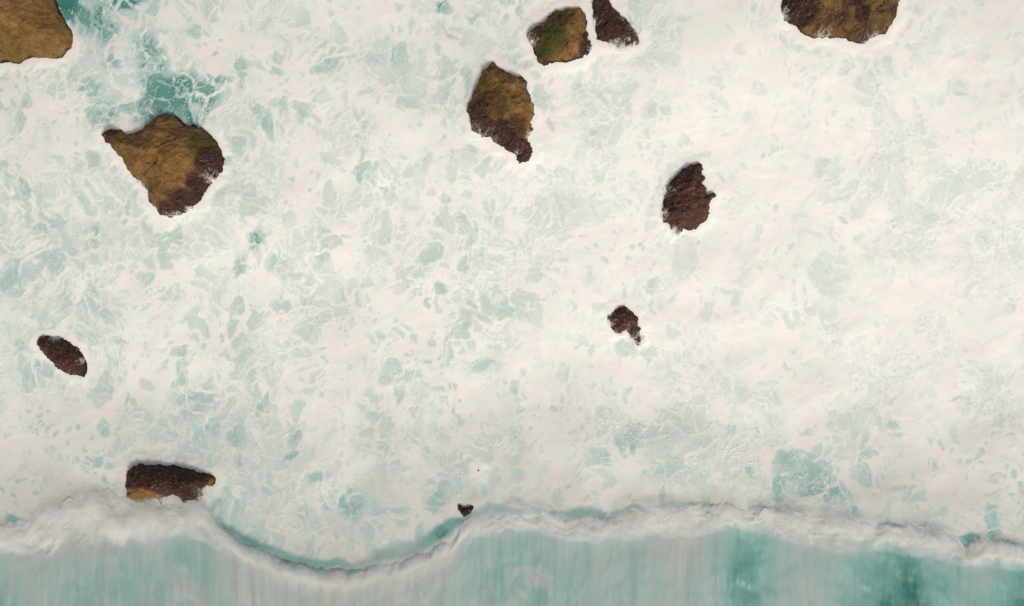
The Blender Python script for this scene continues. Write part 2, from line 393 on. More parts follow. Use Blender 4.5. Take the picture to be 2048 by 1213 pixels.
# patches of clear water: px, py, rx, ry, angle(deg), open, depth
POOLS = [
 (172,28,32,44,-20,1.0,.70),(130,5,28,34,0,1,.90),(200,45,20,26,0,.8,.75),
 (235,10,25,14,0,.5,.8),(262,14,26,12,0,.5,.8),
 (350,222,66,28,-10,.92,.60),(393,226,20,24,0,1,.84),(300,238,40,18,-25,.9,.72),(262,215,40,14,10,.75,.66),(208,232,34,26,40,.75,.58),
 (315,175,34,44,20,.85,.70),(305,120,30,40,15,.7,.66),(292,90,26,26,0,.55,.62),(365,165,44,26,10,.7,.76),(345,195,50,30,0,.8,.78),
 (232,125,20,18,0,.5,.68),(222,70,22,30,20,.5,.6),(185,180,24,18,0,.5,.58),(430,165,26,18,10,.5,.66),(410,195,24,30,0,.5,.7),
 (478,150,14,38,0,.75,.55),(510,215,14,22,30,.5,.5),(565,210,16,18,0,.5,.45),(725,275,14,48,0,.45,.5),(610,235,12,22,30,.35,.45),
 (655,130,30,14,20,.7,.5),(500,260,30,40,20,.3,.42),(540,250,26,20,-60,.5,.45),(460,316,14,12,0,.7,.45),
 (350,490,36,34,0,.55,.40),(510,480,18,22,-50,.65,.58),(478,535,14,24,0,.75,.55),(560,510,14,34,-15,.5,.48),(645,505,20,14,-40,.55,.45),
 (345,590,20,22,0,.5,.48),(35,565,24,32,0,.7,.5),(205,610,34,30,-30,.7,.45),(195,475,14,22,20,.6,.5),(75,455,16,24,10,.5,.5),
 (75,745,40,30,20,.6,.42),(200,720,50,60,0,.35,.36),(40,690,10,26,-15,.5,.48),
 (385,810,40,26,0,.55,.45),(430,850,22,18,0,.6,.46),(475,865,18,36,-10,.55,.46),(510,820,20,26,0,.45,.5),(590,870,12,20,15,.7,.58),(585,905,20,10,10,.7,.62),
 (705,1010,26,36,10,.8,.58),(660,1000,18,26,0,.45,.52),(640,960,26,14,0,.4,.48),(480,930,12,22,0,.5,.48),
 (880,580,14,14,0,.8,.55),(965,735,26,14,0,.7,.50),(950,630,34,24,0,.45,.40),(1020,625,26,22,0,.4,.40),(1015,500,30,24,0,.35,.36),(930,430,20,14,0,.4,.38),
 (1255,868,34,30,20,.8,.50),(1215,855,46,40,0,.55,.36),(1340,870,52,44,0,.6,.30),(1250,885,24,16,30,.6,.55),
 (1455,860,10,20,-10,.7,.5),(1500,945,10,18,30,.7,.55),(1610,935,50,30,-20,.85,.52),(1655,975,46,22,-25,.7,.52),(1565,970,16,26,-10,.7,.58),(1620,980,14,18,0,.6,.6),(1700,1020,18,16,0,.5,.55),(1790,855,14,24,15,.6,.45),
 (1720,840,40,30,0,.5,.26),(1985,1030,14,22,0,.8,.6),(1990,1060,14,22,0,.5,.6),(1920,815,20,18,0,.5,.4),(1980,790,44,60,0,.4,.28),
 (1905,375,30,44,0,.7,.32),(1900,430,26,20,20,.6,.42),(1970,345,40,36,0,.5,.24),(1765,350,26,34,0,.6,.24),(1370,510,28,44,0,.85,.24),(1660,545,34,38,0,.6,.26),
 (1250,695,22,22,0,.9,.36),(1290,700,20,16,0,.6,.34),(1645,330,26,20,0,.5,.32),(1920,175,22,22,0,.4,.3),(1780,740,40,50,0,.25,.2),
 (925,180,26,50,10,.5,.42),(1080,190,14,24,10,.6,.40),(1090,195,30,20,0,.3,.36),(790,110,40,18,20,.45,.42),(885,15,14,20,0,.6,.6),(940,35,16,14,0,.5,.52),
 (1270,25,20,60,0,.6,.36),(1210,290,24,16,0,.5,.34),(1110,420,46,40,0,.4,.32),(1060,470,30,34,0,.3,.32),(1350,60,30,26,0,.35,.32),(1210,190,50,16,0,.3,.3),
 (1100,590,20,20,0,.2,.3),(1660,650,20,14,0,.3,.36),
 (440,1020,20,26,0,.6,.50),(447,1010,13,12,0,.8,.62),(470,1005,34,26,0,.45,.40),(600,1030,24,12,60,.4,.46),(870,990,26,40,0,.45,.46),
]
# troughs in front of the lip, crest shade painted in with the teal: polyline (px,py,halfwidth,depth,greyness)
SHADED_CRACK = [(20,1036,10,.5),(40,1052,14,.5),(62,1058,10,.4),
 (430,1050,8,.60),(455,1062,11,.62),(485,1078,13,.62),(515,1095,12,.60),(550,1108,13,.50),(590,1122,12,.44),(640,1134,11,.50),(675,1128,11,.50),(705,1136,11,.44),(735,1124,12,.30),(780,1112,17,.30),(830,1098,18,.32),(862,1082,18,.50),(880,1066,15,.66),(905,1050,15,.54),(932,1045,11,.62),
 (960,1020,10,.30),(1000,1018,10,.36),(1040,1024,6,.3),(1080,1022,6,.35),(1110,1026,9,.38),(1130,1034,12,.40),(1160,1022,12,.42),(1190,1026,12,.40),(1215,1036,9,.5),(1245,1022,6,.45),(1262,1008,5,.4),(1290,1018,5,.4),(1330,1012,5,.32),(1380,1014,10,.5),(1415,1016,9,.42),(1500,1018,6,.25),(1560,1020,6,.3),
 (1760,1046,6,.4),(1782,1054,10,.6),(1810,1059,6,.45),(1850,1060,9,.52),(1900,1070,4,.3),(1928,1088,13,.66),(1950,1080,13,.62),(1975,1088,9,.5),(2010,1090,9,.45),(2050,1098,8,.5),(2200,1105,10,.5)]

def swell(X, Y):
    h = 0.22 * fbm(X / 11, Y / 8, 31, 2) + 0.05 * fbm(X / 3.1, Y / 2.6, 37, 3)
    return h

def sink(X, Y):
    """how far the sheet drops where the wave body covers it"""
    s = lip_y(X) - Y
    return 1.6 * sstep(0.6, 2.2, s) * (1 - sstep(24, 29, s))

def sea_fields(X, Y):
    X = X.astype(np.float32); Y = Y.astype(np.float32)
    px = X * 20 + 1024; py = 606.5 - Y * 20
    # warp the plane so cells bend like foam
    wx = 1.1 * fbm(X / 4.6, Y / 4.6, 401, 2) + 0.60 * fbm(X / 2.0, Y / 2.0, 1, 3) + 0.16 * fbm(X / .7, Y / .7, 5, 2)
    wy = 1.1 * fbm(X / 4.6, Y / 4.6, 403, 2) + 0.60 * fbm(X / 2.0, Y / 2.0, 3, 3) + 0.16 * fbm(X / .7, Y / .7, 9, 2)
    X1 = X + wx; Y1 = Y + wy
    op = ctrl(OPEN, px + 20 * wx, py) 
    # clusters
    op = op * 0.85 - 0.06 + 0.34 * fbm(X / 4.2, Y / 5.6, 13, 4) + 0.16 * fbm(X / 1.6, Y / 2.2, 15, 2)
    depth = 0.31 + 0.10 * fbm(X / 3.0, Y / 3.0, 21, 2) - 0.08 * sstep(1000, 1500, px) * (1 - sstep(800, 950, py))
    depth = depth + 0.05 * sstep(700, 0, px)
    pool = np.zeros_like(X)
    for (qx, qy, rx, ry, an, o, dp) in POOLS:
        a = math.radians(an); c, s_ = math.cos(a), math.sin(a)
        ox, oy = W(qx, qy)
        R = 2.4 * max(rx, ry) / 20
        m = (np.abs(X - ox) < R) & (np.abs(Y - oy) < R)
        if not m.any(): continue
        dx = (X[m] + .35 * wx[m] - ox); dy = (Y[m] + .35 * wy[m] - oy)
        u = (dx * c + dy * s_) / (rx / 20); v = (-dx * s_ + dy * c) / (ry / 20)
        g = 1 - sstep(0.45, 1.45, np.sqrt(u * u + v * v))
        op[m] = op[m] + g * (np.maximum(o + .1, op[m]) - op[m])
        depth[m] = depth[m] + g * (dp - depth[m])
        pool[m] = np.maximum(pool[m], g * o)
    op = np.clip(op, 0, 1.05)
    # three sizes of foam cells
    f1, e1, r1 = voronoi(X1 / 1.9, Y1 / 2.1, 51)
    f2, e2, r2 = voronoi(X1 / 0.95 + 7, Y1 / 1.05 - 3, 61)
    f3, e3, r3 = voronoi(X1 / 0.42 + 3, Y1 / 0.58 + 9, 71)
    nb = 0.10 * fbm(X / .5, Y / .5, 111, 3)
    def holes(f, e, r, o, soft, k, wall):
        R = 0.95 * (o * 1.25 + k * (r - .60))
        v = np.minimum((e - wall) * 1.0, R - f + nb)
        return sstep(-soft * .3, soft, v) * sstep(.05, .2, R)
    big = holes(f1, e1, r1, op * .92, 0.09, 0.95, 0.05)
    med = holes(f2, e2, r2, op * 0.95 + 0.03, 0.15, 1.0, 0.06)
    sml = holes(f3, e3, r3, op * 0.85 + 0.10, 0.24, 1.2, 0.06)
    lace = np.maximum(big * (1 - 0.55 * (1 - sstep(0.0, 0.09, e2)) * (r2 > .5)), med * 0.85)
    h = np.maximum(lace, sml * 0.62 * sstep(.05, .35, op))
    # specks with a browner, deeper look
    spk = sstep(0.15, 0.45, fbm(X / 2.6, Y / 3.1, 81, 3)) * (1 - sstep(.16, .34, f3 + nb)) * (r3 > .5)
    h = np.maximum(h, spk * 0.8)
    # in wide pools thin filaments float on open water
    fil = 1 - sstep(0.0, 0.06, e1 + .02 * fbm(X / .4, Y / .4, 91, 2)) 
    fil2 = 1 - sstep(0.0, 0.09, e2)
    milk = sstep(-0.20, 0.70, fbm((X1 * .8 + Y1 * .6) / 1.1, (Y1 * .8 - X1 * .6) / 3.0, 95, 5, .6))
    openw = sstep(0.55, 0.95, pool)
    h2 = 1 - np.maximum(fil * 0.40 * (r1 > .7), np.maximum(fil2 * 0.22 * (r2 > .8), milk * 0.60 * (1 - .8 * sstep(.80, .90, depth))))
    h = mix(h, np.maximum(h2, 0.1), openw)
    lacef = np.maximum(1 - sstep(0.0, 0.04, np.abs(fbm(X1 / 1.0, Y1 / 1.3, 121, 4))), 1 - sstep(0.0, 0.05, np.abs(fbm(X1 / 2.2 + 5, Y1 / 2.6, 125, 5, .6))))
    lacef = np.maximum(lacef, .8 * (1 - sstep(0.0, 0.07, np.abs(fbm(X / .62 + wx, Y / .75 + wy, 127, 3)))))
    h = h * (1 - 0.55 * lacef * (1 - .6 * openw))
    collar = np.zeros_like(X)
    tone = depth * (0.78 + 0.44 * mix(r2, r1, 0.5)) 
    tone = mix(tone, depth, openw)
    deep = h * tone
    walls = np.maximum(np.maximum(1 - sstep(.02, .16, e3 + nb * .5), 1 - sstep(0, .10, e2)), lacef)
    film = sstep(.04, .42, op + .18 * fbm(X1 / 1.3, Y1 / 1.8, 133, 3)) * (1 - walls) * (.14 + .20 * r3) 
    deep = np.maximum(deep, film * (1 - openw))
    for (Pr, bb, sdn) in ROCK_POLY:
        m = (X > bb[0] - 3) & (X < bb[1] + 3) & (Y > bb[2] - 3) & (Y < bb[3] + 3)
        if not m.any(): continue
        dr = -poly_sdf(X[m], Y[m], Pr) + .45 * fbm(X[m] / .8, Y[m] / .8, sdn, 3)
        col_ = (1 - sstep(.25, 1.3, dr)) * (1 - sstep(.2, .6, pool[m]))
        ring = (1 - sstep(0, .16, np.abs(dr - 1.0 - .3 * fbm(X[m] / 1.5, Y[m] / 1.5, sdn + 3, 2)))) * .5 * (1 - pool[m])
        c2 = np.maximum(col_, ring)
        deep[m] = deep[m] * (1 - .85 * c2); collar[m] = np.maximum(collar[m], col_)
    # thin veil of variation over the solid froth
    deep = deep + (1 - h) * (0.04 + 0.09 * fbm(X1 / 1.0, Y1 / 1.4, 97, 5, .6) + 0.12 * (.6 + op) * sstep(-.2, .8, fbm(X1 / 2.6, Y1 / 3.4, 99, 5)))  
    warm = .2 + .8 * ctrl(PAINTED_LIGHT, px + 40 * wx, py + 40 * wy) + 0.05 * fbm(X / 6, Y / 6, 45, 3)
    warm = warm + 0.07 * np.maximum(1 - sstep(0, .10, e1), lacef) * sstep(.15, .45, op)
    # troughs in front of the breaking lip, with the crest's shade painted in
    near = (py > 960) & (py < 1200)
    if near.any():
        cx = X[near] + .12 * wx[near]; cy = Y[near] + .12 * wy[near] + .30 * fbm(X[near] / 1.3, Y[near] / 1.1, 131, 4, .6)
        best = np.zeros(cx.shape, np.float32); bd = best.copy()
        C_ = SHADED_CRACK
        for (a_, b_) in zip(C_[:-1], C_[1:]):
            if b_[0] - a_[0] > 75: continue
            ax, ay = W(a_[0], a_[1]); bx, by = W(b_[0], b_[1])
            ex, ey = bx - ax, by - ay
            t = np.clip(((cx - ax) * ex + (cy - ay) * ey) / (ex * ex + ey * ey), 0, 1)
            d = np.hypot(cx - ax - ex * t, cy - ay - ey * t)
            wd = (a_[2] + (b_[2] - a_[2]) * t) / 20
            g = 1 - sstep(.45, 1.55, d / wd)
            dv = a_[3] + (b_[3] - a_[3]) * t
            bd = np.where(g > best, dv, bd); best = np.maximum(best, g)
        deep[near] = mix(deep[near], np.maximum(deep[near], bd), best)
        warm[near] = mix(warm[near], 0.05, best * .9)
    deep = np.clip(deep, 0, 1).astype(np.float32)
    warm = np.clip(warm, -.2, 1.1).astype(np.float32)
    zf = 0.022 * (1 - sstep(0.02, 0.40, deep)) + 0.022 * (1 - h) * fbm(X1 / .9, Y1 / 1.0, 103, 3) 
    # small ridges along the cell walls
    zf = zf + .09 * collar
    warm = warm + .06 * collar
    zf = zf + 0.012 * (1 - sstep(0, .12, e1)) * sstep(.1, .5, op)
    return deep, warm, h, zf, depth, openw

def axis(fine, step, far, growth=1.07):
    a = list(np.arange(-fine, fine + 1e-6, step))
    s_ = step; v = fine; right = []
    while v < far:
        s_ *= growth; v += s_; right.append(v)
    return np.array([-q for q in right[::-1]] + a + right)

# froth sheet ------------------------------------------------------
ax_ = axis(54, 0.1, 120, 1.05); ay_ = np.concatenate([-axis(0, .1, 0)[:0], axis(33, 0.1, 95, 1.05)])
X, Y = np.meshgrid(ax_, ay_)
deep, warm, h, zf, depth, openw = sea_fields(X, Y)
Z = swell(X, Y) + zf + 0.05 - sink(X, Y)
fc = grid_faces(len(ax_), len(ay_))
dv = np.where(deep > 0.60, deep, 0).ravel()
s_of = (lip_y(X) - Y).ravel()
keep = ~((dv[fc].min(1) > 0.60) | (s_of[fc].min(1) > 3.0))
V = np.stack([X.ravel(), Y.ravel(), Z.ravel()], 1)
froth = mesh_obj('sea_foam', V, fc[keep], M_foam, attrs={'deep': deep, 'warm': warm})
tag(froth, 'white lacy sea foam with pale green holes spread over the water around all the rocks', 'foam', kind='stuff')

# open water below it ---------------------------------------------
ax2 = axis(56, 0.25, 4000, 1.12); ay2 = axis(36, 0.25, 4000, 1.12)
X2, Y2 = np.meshgrid(ax2, ay2)
d2, w2, h_, z_, dep2, op2 = sea_fields(X2, Y2)
far = np.maximum(sstep(100, 130, np.abs(X2)), sstep(75, 100, np.abs(Y2)))
dd = np.maximum(d2, dep2 * sstep(.2, .6, h_))
dd = mix(dd, 0.30 + 0.25 * fbm(X2 / 40, Y2 / 30, 7, 4) + 0.4 * sstep(80, 400, -Y2), far)
dd = np.maximum(dd, .45 * sstep(18, 26, lip_y(X2) - Y2) * (1 + .5 * fbm(X2 / 14, Y2 / 10, 8, 4)))
Z2 = swell(X2, Y2) * (1 - far) - 0.03 - sink(X2, Y2) * (1 - far)
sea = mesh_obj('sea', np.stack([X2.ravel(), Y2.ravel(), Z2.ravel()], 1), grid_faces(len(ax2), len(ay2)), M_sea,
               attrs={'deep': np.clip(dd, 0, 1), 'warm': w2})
tag(sea, kind='structure')

# ------------------------------------------------------------------ the breaking wave
wavx = axis(54, 0.12, 115, 1.06)
T = np.concatenate([np.linspace(-1, 0, 16)[:-1], np.arange(0, 11, 0.12), 11 * 1.07 ** np.arange(0, 14)])
crestS = 0.9
bx_ = np.array([-3000,0,40,70,130,200,260,300,350,400,470,520,560,620,650,720,800,840,880,960,1050,1100,1150,1240,1300,1350,1400,1440,1470,1500,1540,1570,1600,1650,1700,1740,1790,1830,1860,1900,1950,1975,2000,2048,4000])
bd_ = np.array([.5,.42,.36,.28,.40,.44,.38,.36,.44,.40,.32,.26,.32,.34,.28,.26,.30,.36,.30,.46,.50,.46,.46,.32,.34,.22,.26,.42,.62,.66,.50,.30,.26,.34,.52,.66,.80,.88,.62,.50,.54,.40,.58,.78,.5])

def front_w(XX):
    return 2.3 - 1.5 * sstep(.55, .95, wave_amp(XX) / WAVE_H)

def wave_surface(XX, TT):
    """the wave body: TT < 0 climbs the front, TT > 0 is metres behind the lip"""
    lipj = lip_y(XX) - 0.25 + 0.62 * fbm(XX / 2.0, XX * 0 + .5, 141, 5, .6) + .16 * fbm(XX / .9, TT / 1.2, 142, 4, .6) * (1 - sstep(3, 5, TT))
    hgt = wave_amp(XX) * .85 * (0.9 + .2 * fbm(XX / 9, XX * 0, 145, 2))
    s_pos = np.maximum(TT, 0); front = np.clip(-TT, 0, 1)
    Zb = hgt * (0.55 + 0.45 * np.sin(np.clip(s_pos / crestS, 0, 1) * math.pi / 2)) * np.exp(-np.maximum(s_pos - crestS, 0) / 13.0)
    Zb = Zb - 1.4 * sstep(20, 30, s_pos)
    Zb = np.where(TT < 0, hgt * 0.55 * (1 - front) ** 1.3 - 0.45 * front ** 2, Zb)
    fw = front_w(XX)
    Sb = np.where(TT < 0, -fw * front, s_pos)
    rip = fbm(XX / .9, (TT + 5) / 7, 151, 4)
    Zb = Zb + .12 * sstep(-.5, .5, TT) * (1 - sstep(8, 20, TT)) + 0.08 * rip * sstep(0, 2, TT) + 0.10 * fbm(XX / 3.3, TT / 3.0, 153, 3) * sstep(0, 1.5, TT)
    YB = lipj - Sb
    pxw = XX * 20 + 1024
    nz = XX + .5 * fbm(XX / 3, TT / 4, 155, 3)
    base = np.interp(nz * 20 + 1024, bx_, bd_)
    down = sstep(0.5, 7.0, TT)
    # long streaks dragged up the back of the wave, bent by slow drift
    xs = XX + .9 * fbm(XX / 6, TT / 5, 161, 3) + .20 * fbm(XX / 1.2, TT / 1.6, 162, 3)
    streak = fbm(xs / 1.5, (TT + 9) / 6.0, 157, 5, .55)
    fine = fbm(xs / .38, TT / 3.2, 159, 4)
    wd = .03 + base * (0.74 + 0.30 * down) + 0.16 * streak * (0.4 + .5 * down) - 0.02 * fine
    f1w, e1w, r1w = voronoi(XX / 1.2 + .6 * fbm(XX / 1.6, TT / 2, 171, 4), TT / 1.8 + .6 * fbm(XX / 1.6, TT / 2, 173, 4), 181)
    lacew = sstep(.02, .22, e1w) * (.5 + .5 * r1w)
    patch = sstep(.05, .5, fbm(XX / 3, TT / 3, 175, 4) + 0.9 * (1 - np.minimum(np.abs(pxw - 690) / 260, 1)) + .3 * down - .40)
    wd = mix(wd, np.minimum(wd, .34) * (0.30 + 0.9 * lacew), patch * .85 * (1 - .8 * sstep(1150, 1450, pxw)))
    veins = 1 - sstep(0.0, 0.06, np.abs(fbm(xs / 1.3, TT / 6, 191, 4, .6)))
    wd = wd * (1 - (0.30 - .2 * sstep(1150, 1450, pxw)) * veins * (.3 + .7 * down)) * (.86 + .14 * sstep(900, 1500, pxw))
    Sd = (lip_y(XX) - sou_y(XX))
    near_c = 1 - sstep(0.55, 1.75, TT / Sd + .30 * fbm(XX / 1.6, TT / 1.6, 165, 4))
    wd = mix(wd, 0.10 + .08 * fbm(XX / 1.5, TT / 1.5, 167, 4), near_c * .8)
    wmw = 0.03 + 0.20 * (1 - sstep(.3, 2.6, TT))  # wave back painted dimmer, continuing the froth's light falloff
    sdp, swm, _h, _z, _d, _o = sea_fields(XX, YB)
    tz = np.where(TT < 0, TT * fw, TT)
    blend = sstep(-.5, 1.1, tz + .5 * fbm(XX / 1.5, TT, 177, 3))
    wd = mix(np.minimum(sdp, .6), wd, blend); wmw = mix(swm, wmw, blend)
    return YB, Zb, np.clip(wd, 0, 1), np.clip(wmw, 0, 1)

XX, TT = np.meshgrid(wavx, T)
YB, Zb, wd, wmw = wave_surface(XX, TT)
wave = bpy.data.objects.new('breaking_wave', None); COL.objects.link(wave)
tag(wave, 'long breaking wave with a puffy white crest and a streaked teal back', 'wave')
bk = mesh_obj('wave_back', np.stack([XX.ravel(), YB.ravel(), Zb.ravel()], 1), grid_faces(len(wavx), len(T)), M_wave, parent=wave,
              attrs={'deep': wd, 'warm': wmw})

# puffy white crest: a low soft bank of white water lying over the lip, merging with the wave at its edges
Tc = np.arange(-2.0, 7.5, 0.085)
wavc = axis(54, 0.085, 112, 1.06)
XC, TC = np.meshgrid(wavc, Tc)
fwc = front_w(XC)
Tn = np.where(TC < 0, np.maximum(TC / fwc, -1), TC)
YC, ZW, cd, cw = wave_surface(XC, Tn)
pxc = XC * 20 + 1024
width = lip_y(XC) - sou_y(XC)
def puffs(x, y, seed):
    a, _, r = voronoi(x + .35 * fbm(x, y, seed, 3), y + .35 * fbm(x, y, seed + 2, 3), seed + 5)
    return np.sqrt(np.clip(1 - (a / .95) ** 2, 0, 1)) * (.5 + .5 * r)
th = 0.22 * puffs(XC / 2.6, TC / 1.9, 201) + 0.09 * puffs(XC / 1.1, TC / .9, 211) + 0.05 * fbm(XC / .7, TC / .6, 221, 4, .5)
mass = np.interp(pxc, [-3000, 0, 40, 90, 400, 430, 480, 900, 950, 1200, 1300, 1420, 1700, 1900, 1930, 2048, 5000], [.8, .5, .6, 1.0, 1.0, .5, .18, .18, .5, .5, .6, .9, .9, .7, .5, .6, .8])
e_ = fbm(XC / 1.8, TC / 1.3, 231, 5, .6)
e2_ = fbm(XC / 1.3, TC / 1.6, 235, 5, .6)
north = sstep(-0.75, 0.55, TC / fwc * 1.0 + 0.75 * e_ + .25) * sstep(-.98, -.6, TC / fwc)
south = 1 - sstep(0.30, 1.25, TC / width + .45 * e2_)
veil = north * south * (1 - .75 * sstep(.05, .45, fbm(XC / 1.5, TC / .8, 251, 5, .6)) * np.interp(pxc, [-3000, 380, 470, 900, 960, 5000], [.4, .4, 1, 1, .5, .5])) * np.interp(pxc, [-3000, 0, 60, 470, 560, 700, 860, 930, 5000], [1, .8, 1, .60, .38, .28, .38, .95, .95])
th = (th * mass + .03) * sstep(.1, .9, veil) - 0.03 * (1 - sstep(0, .25, veil))
Zc = ZW + th
fcc = grid_faces(len(wavc), len(Tc))
kk = (veil.ravel()[fcc].max(1) > 0.02)
cov = sstep(.05, .85, veil)
dcr = 0.05 + 0.16 * np.clip(fbm(XC / 1.8, TC / 1.4, 241, 5), 0, 1)
wcr = 0.31 + .18 * (1 - sstep(-1.2, .6, TC)) + 0.20 * fbm(XC / 2.0, TC / 1.3, 243, 4) + .08 * sstep(900, 1500, pxc) - .05 * sstep(500, 0, pxc)
cr = mesh_obj('wave_crest', np.stack([XC.ravel(), YC.ravel(), Zc.ravel()], 1), fcc[kk], M_crest, parent=wave,
              attrs={'deep': np.clip(mix(cd, dcr, cov), 0, 1), 'warm': np.clip(mix(cw, wcr, cov), 0, 1)})

# ------------------------------------------------------------------ rocks
wash_v, wash_f, wash_a, wash_n = [], [], [], 0
WASH = {1: [(290,375,22),(300,395,18),(350,436,26),(385,424,14),(420,350,22),(425,330,16)], 2: [(965,255,26),(1000,270,22),(1060,272,12),(1040,300,16)],
        3: [(1065,66,26),(1075,82,20),(1180,98,10)], 4: [(1245,85,34),(1262,70,26),(1200,45,18),(1240,50,16)], 5: [(1575,30,20),(1730,70,26),(1640,60,24)],
        6: [(1335,385,16),(1330,430,14),(1370,385,30),(1350,462,14)], 7: [(1225,640,16),(1272,680,22),(1240,662,14),(1252,650,16)],
        8: [(115,675,14),(165,722,8)], 9: [(330,1000,30),(370,1005,30),(330,960,20),(400,985,20),(300,1005,20)], 10: [(935,1014,12)]}
def build_rock(idx, R):
    P = [W(*p) for p in R['pts']]
    xs = [p[0] for p in P]; ys = [p[1] for p in P]
    step = 0.07 if len(P) > 10 else 0.04
    m = 0.5
    gx = np.arange(min(xs) - m, max(xs) + m, step); gy = np.arange(min(ys) - m, max(ys) + m, step)
    GX, GY = np.meshgrid(gx, gy)
    sd_ = R['sd'] * 1000
    wv = R.get('wave', 1)
    jx = 0.16 * wv * fbm(GX / .55, GY / .55, sd_ + 1, 3, .6); jy = 0.16 * wv * fbm(GX / .55, GY / .55, sd_ + 3, 3, .6)
    d = poly_sdf(GX + jx, GY + jy, P) + 0.05 * fbm(GX / .2, GY / .2, sd_ + 5, 2)
    H, w = R['H'], R['w']
    Hm = H * (1 - np.exp(-np.maximum(d, 0) / w))
    rid = 1 - np.abs(fbm(GX / 1.7, GY / 1.7, sd_ + 11, 4))
    big = fbm(GX / 3.0, GY / 3.0, sd_ + 7, 4)
    cr_, _, rr = voronoi(GX / 1.3 + .4 * fbm(GX, GY, sd_ + 9, 3), GY / 1.3 + .4 * fbm(GX, GY, sd_ + 10, 3), sd_ + 13)
    k = np.clip(d / .8, 0, 1)
    z = Hm + k * (0.35 * big * min(1, H / 2) + 0.30 * (rid - .7) + 0.9 * (rr - .5) * np.clip(.75 - cr_, 0, 1) * min(1, H / 2) + 0.13 * fbm(GX / .35, GY / .35, sd_ + 17, 3) + 0.07 * (1 - np.abs(fbm((GX*.85+GY*.5) / .9, (GY*.85-GX*.5) / .35, sd_ + 19, 3)) * 2)) 
    z = z + 0.25 * np.clip(d / .12, 0, 1)
    z = np.where(d < 0, 3.5 * d, z)
    dark = np.zeros_like(GX); green = dark.copy(); red = dark.copy()
    for arr, key in ((dark, 'dark'), (green, 'green'), (red, 'red')):
        for (qx, qy, r, s) in R.get(key, []):
            ox, oy = W(qx, qy)
            g = s * (1 - sstep(.35, 1.35, np.hypot(GX - ox, GY - oy) / (r / 20)))
            np.maximum(arr, g, out=arr)
    dark = dark * (1 - 0) + 0.05
    if 'gold' in R: dark = np.maximum(dark, R['gold'] + .25 * fbm(GX / 1.2, GY / 1.2, sd_ + 23, 3))
    dark = np.maximum(dark, 0.75 * (1 - sstep(0.0, 0.24, d - .12 * fbm(GX / .6, GY / .6, sd_ + 21, 2))))
    if R['sd'] == 10:
        ox, oy = W(292, 985)
        g = 1 - sstep(.6, 1.2, np.hypot((GX - ox) / 2.0, (GY - oy) / 1.0))
        dark = dark * (1 - .62 * g); red = np.maximum(red, g * .8)
    wet = 0.9 * (1 - sstep(0.0, 0.14, d))
    f = grid_faces(len(gx), len(gy))
    keep = d.ravel()[f].max(1) > -0.35
    root = bpy.data.objects.new('sea_rock', None); COL.objects.link(root)
    cx, cy = (min(xs) + max(xs)) / 2, (min(ys) + max(ys)) / 2
    root.location = (cx, cy, 0)
    tag(root, R['label'], 'rock', 'rocks standing in the foaming surf')
    Vr = np.stack([GX.ravel() - cx, GY.ravel() - cy, z.ravel()], 1)
    mesh_obj('rock_body', Vr, f[keep], M_rock, parent=root, attrs={'dark': dark, 'green': green, 'red': red, 'wet': wet})
    # clumps of weed on the dark wet zones: real little tufts
    area = ((d > 0.05) & (dark + .45 * fbm(GX / .7, GY / .7, sd_ + 31, 3) + .5 * (rng.random(GX.shape) - .5) > 0.80))
    idxs = np.argwhere(area)
    if len(idxs) > 20:
        nt_ = int(min(2600, len(idxs) * step * step * 26))
        sel = idxs[rng.integers(0, len(idxs), nt_)]
        vs, fs, rs = [], [], []
        for (iy, ix) in sel:
            bx, by, bz = GX[iy, ix] - cx, GY[iy, ix] - cy, z[iy, ix]
            sz = random.uniform(.06, .17) * (1.0 if H > 1 else .6)
            hh = sz * random.uniform(.5, 1.3); a0 = random.uniform(0, 6.28)
            lx, ly = random.uniform(-.6, .6) * sz, random.uniform(-.6, .6) * sz
            b0 = len(vs)
            for q in range(5):
                rr_ = sz * random.uniform(.6, 1.25)
                vs.append((bx + rr_ * math.cos(a0 + q * 1.257), by + rr_ * math.sin(a0 + q * 1.257), bz - .05))
                rs.append(red[iy, ix])
            vs.append((bx + lx, by + ly, bz + hh)); rs.append(red[iy, ix])
            for q in range(5): fs.append((b0 + q, b0 + (q + 1) % 5, b0 + 5))
        o = mesh_obj('seaweed', np.array(vs), np.array(fs), M_weed, parent=root, attrs={'red': rs}, smooth=False)
        o['kind'] = 'stuff'
    # lacy white wash draped on the rock where the surf runs over it
    if idx in WASH and idx != 10:
        mk = np.zeros_like(GX)
        for (qx, qy, r) in WASH[idx]:
            ox, oy = W(qx, qy)
            mk = np.maximum(mk, 1 - sstep(.2, 1.25, np.hypot(GX - ox, GY - oy) / (r / 20)))
        ux = GX + .3 * fbm(GX / .6, GY / .6, sd_ + 41, 3); uy = GY + .3 * fbm(GX / .6, GY / .6, sd_ + 43, 3)
        rn = np.abs(fbm(ux / .55, uy / .55, sd_ + 47, 4, .6))
        rn2 = np.abs(fbm(ux / 1.1, uy / .8, sd_ + 49, 4, .6))
        val = np.minimum(rn, rn2 * .8) - 0.05 * mk + .10 * np.clip(d, 0, 1)
        outer = 1 - sstep(-.1, .30, d + .25 * fbm(GX / .5, GY / .5, sd_ + 51, 3))
        vl = np.maximum(sstep(.09, -.04, val) * sstep(.1, .7, mk), outer * sstep(.15, .6, mk) * 1.2) * .62
        kf = vl.ravel()[f].max(1) > 0.02
        kf &= (d > -0.34).ravel()[f].all(1)
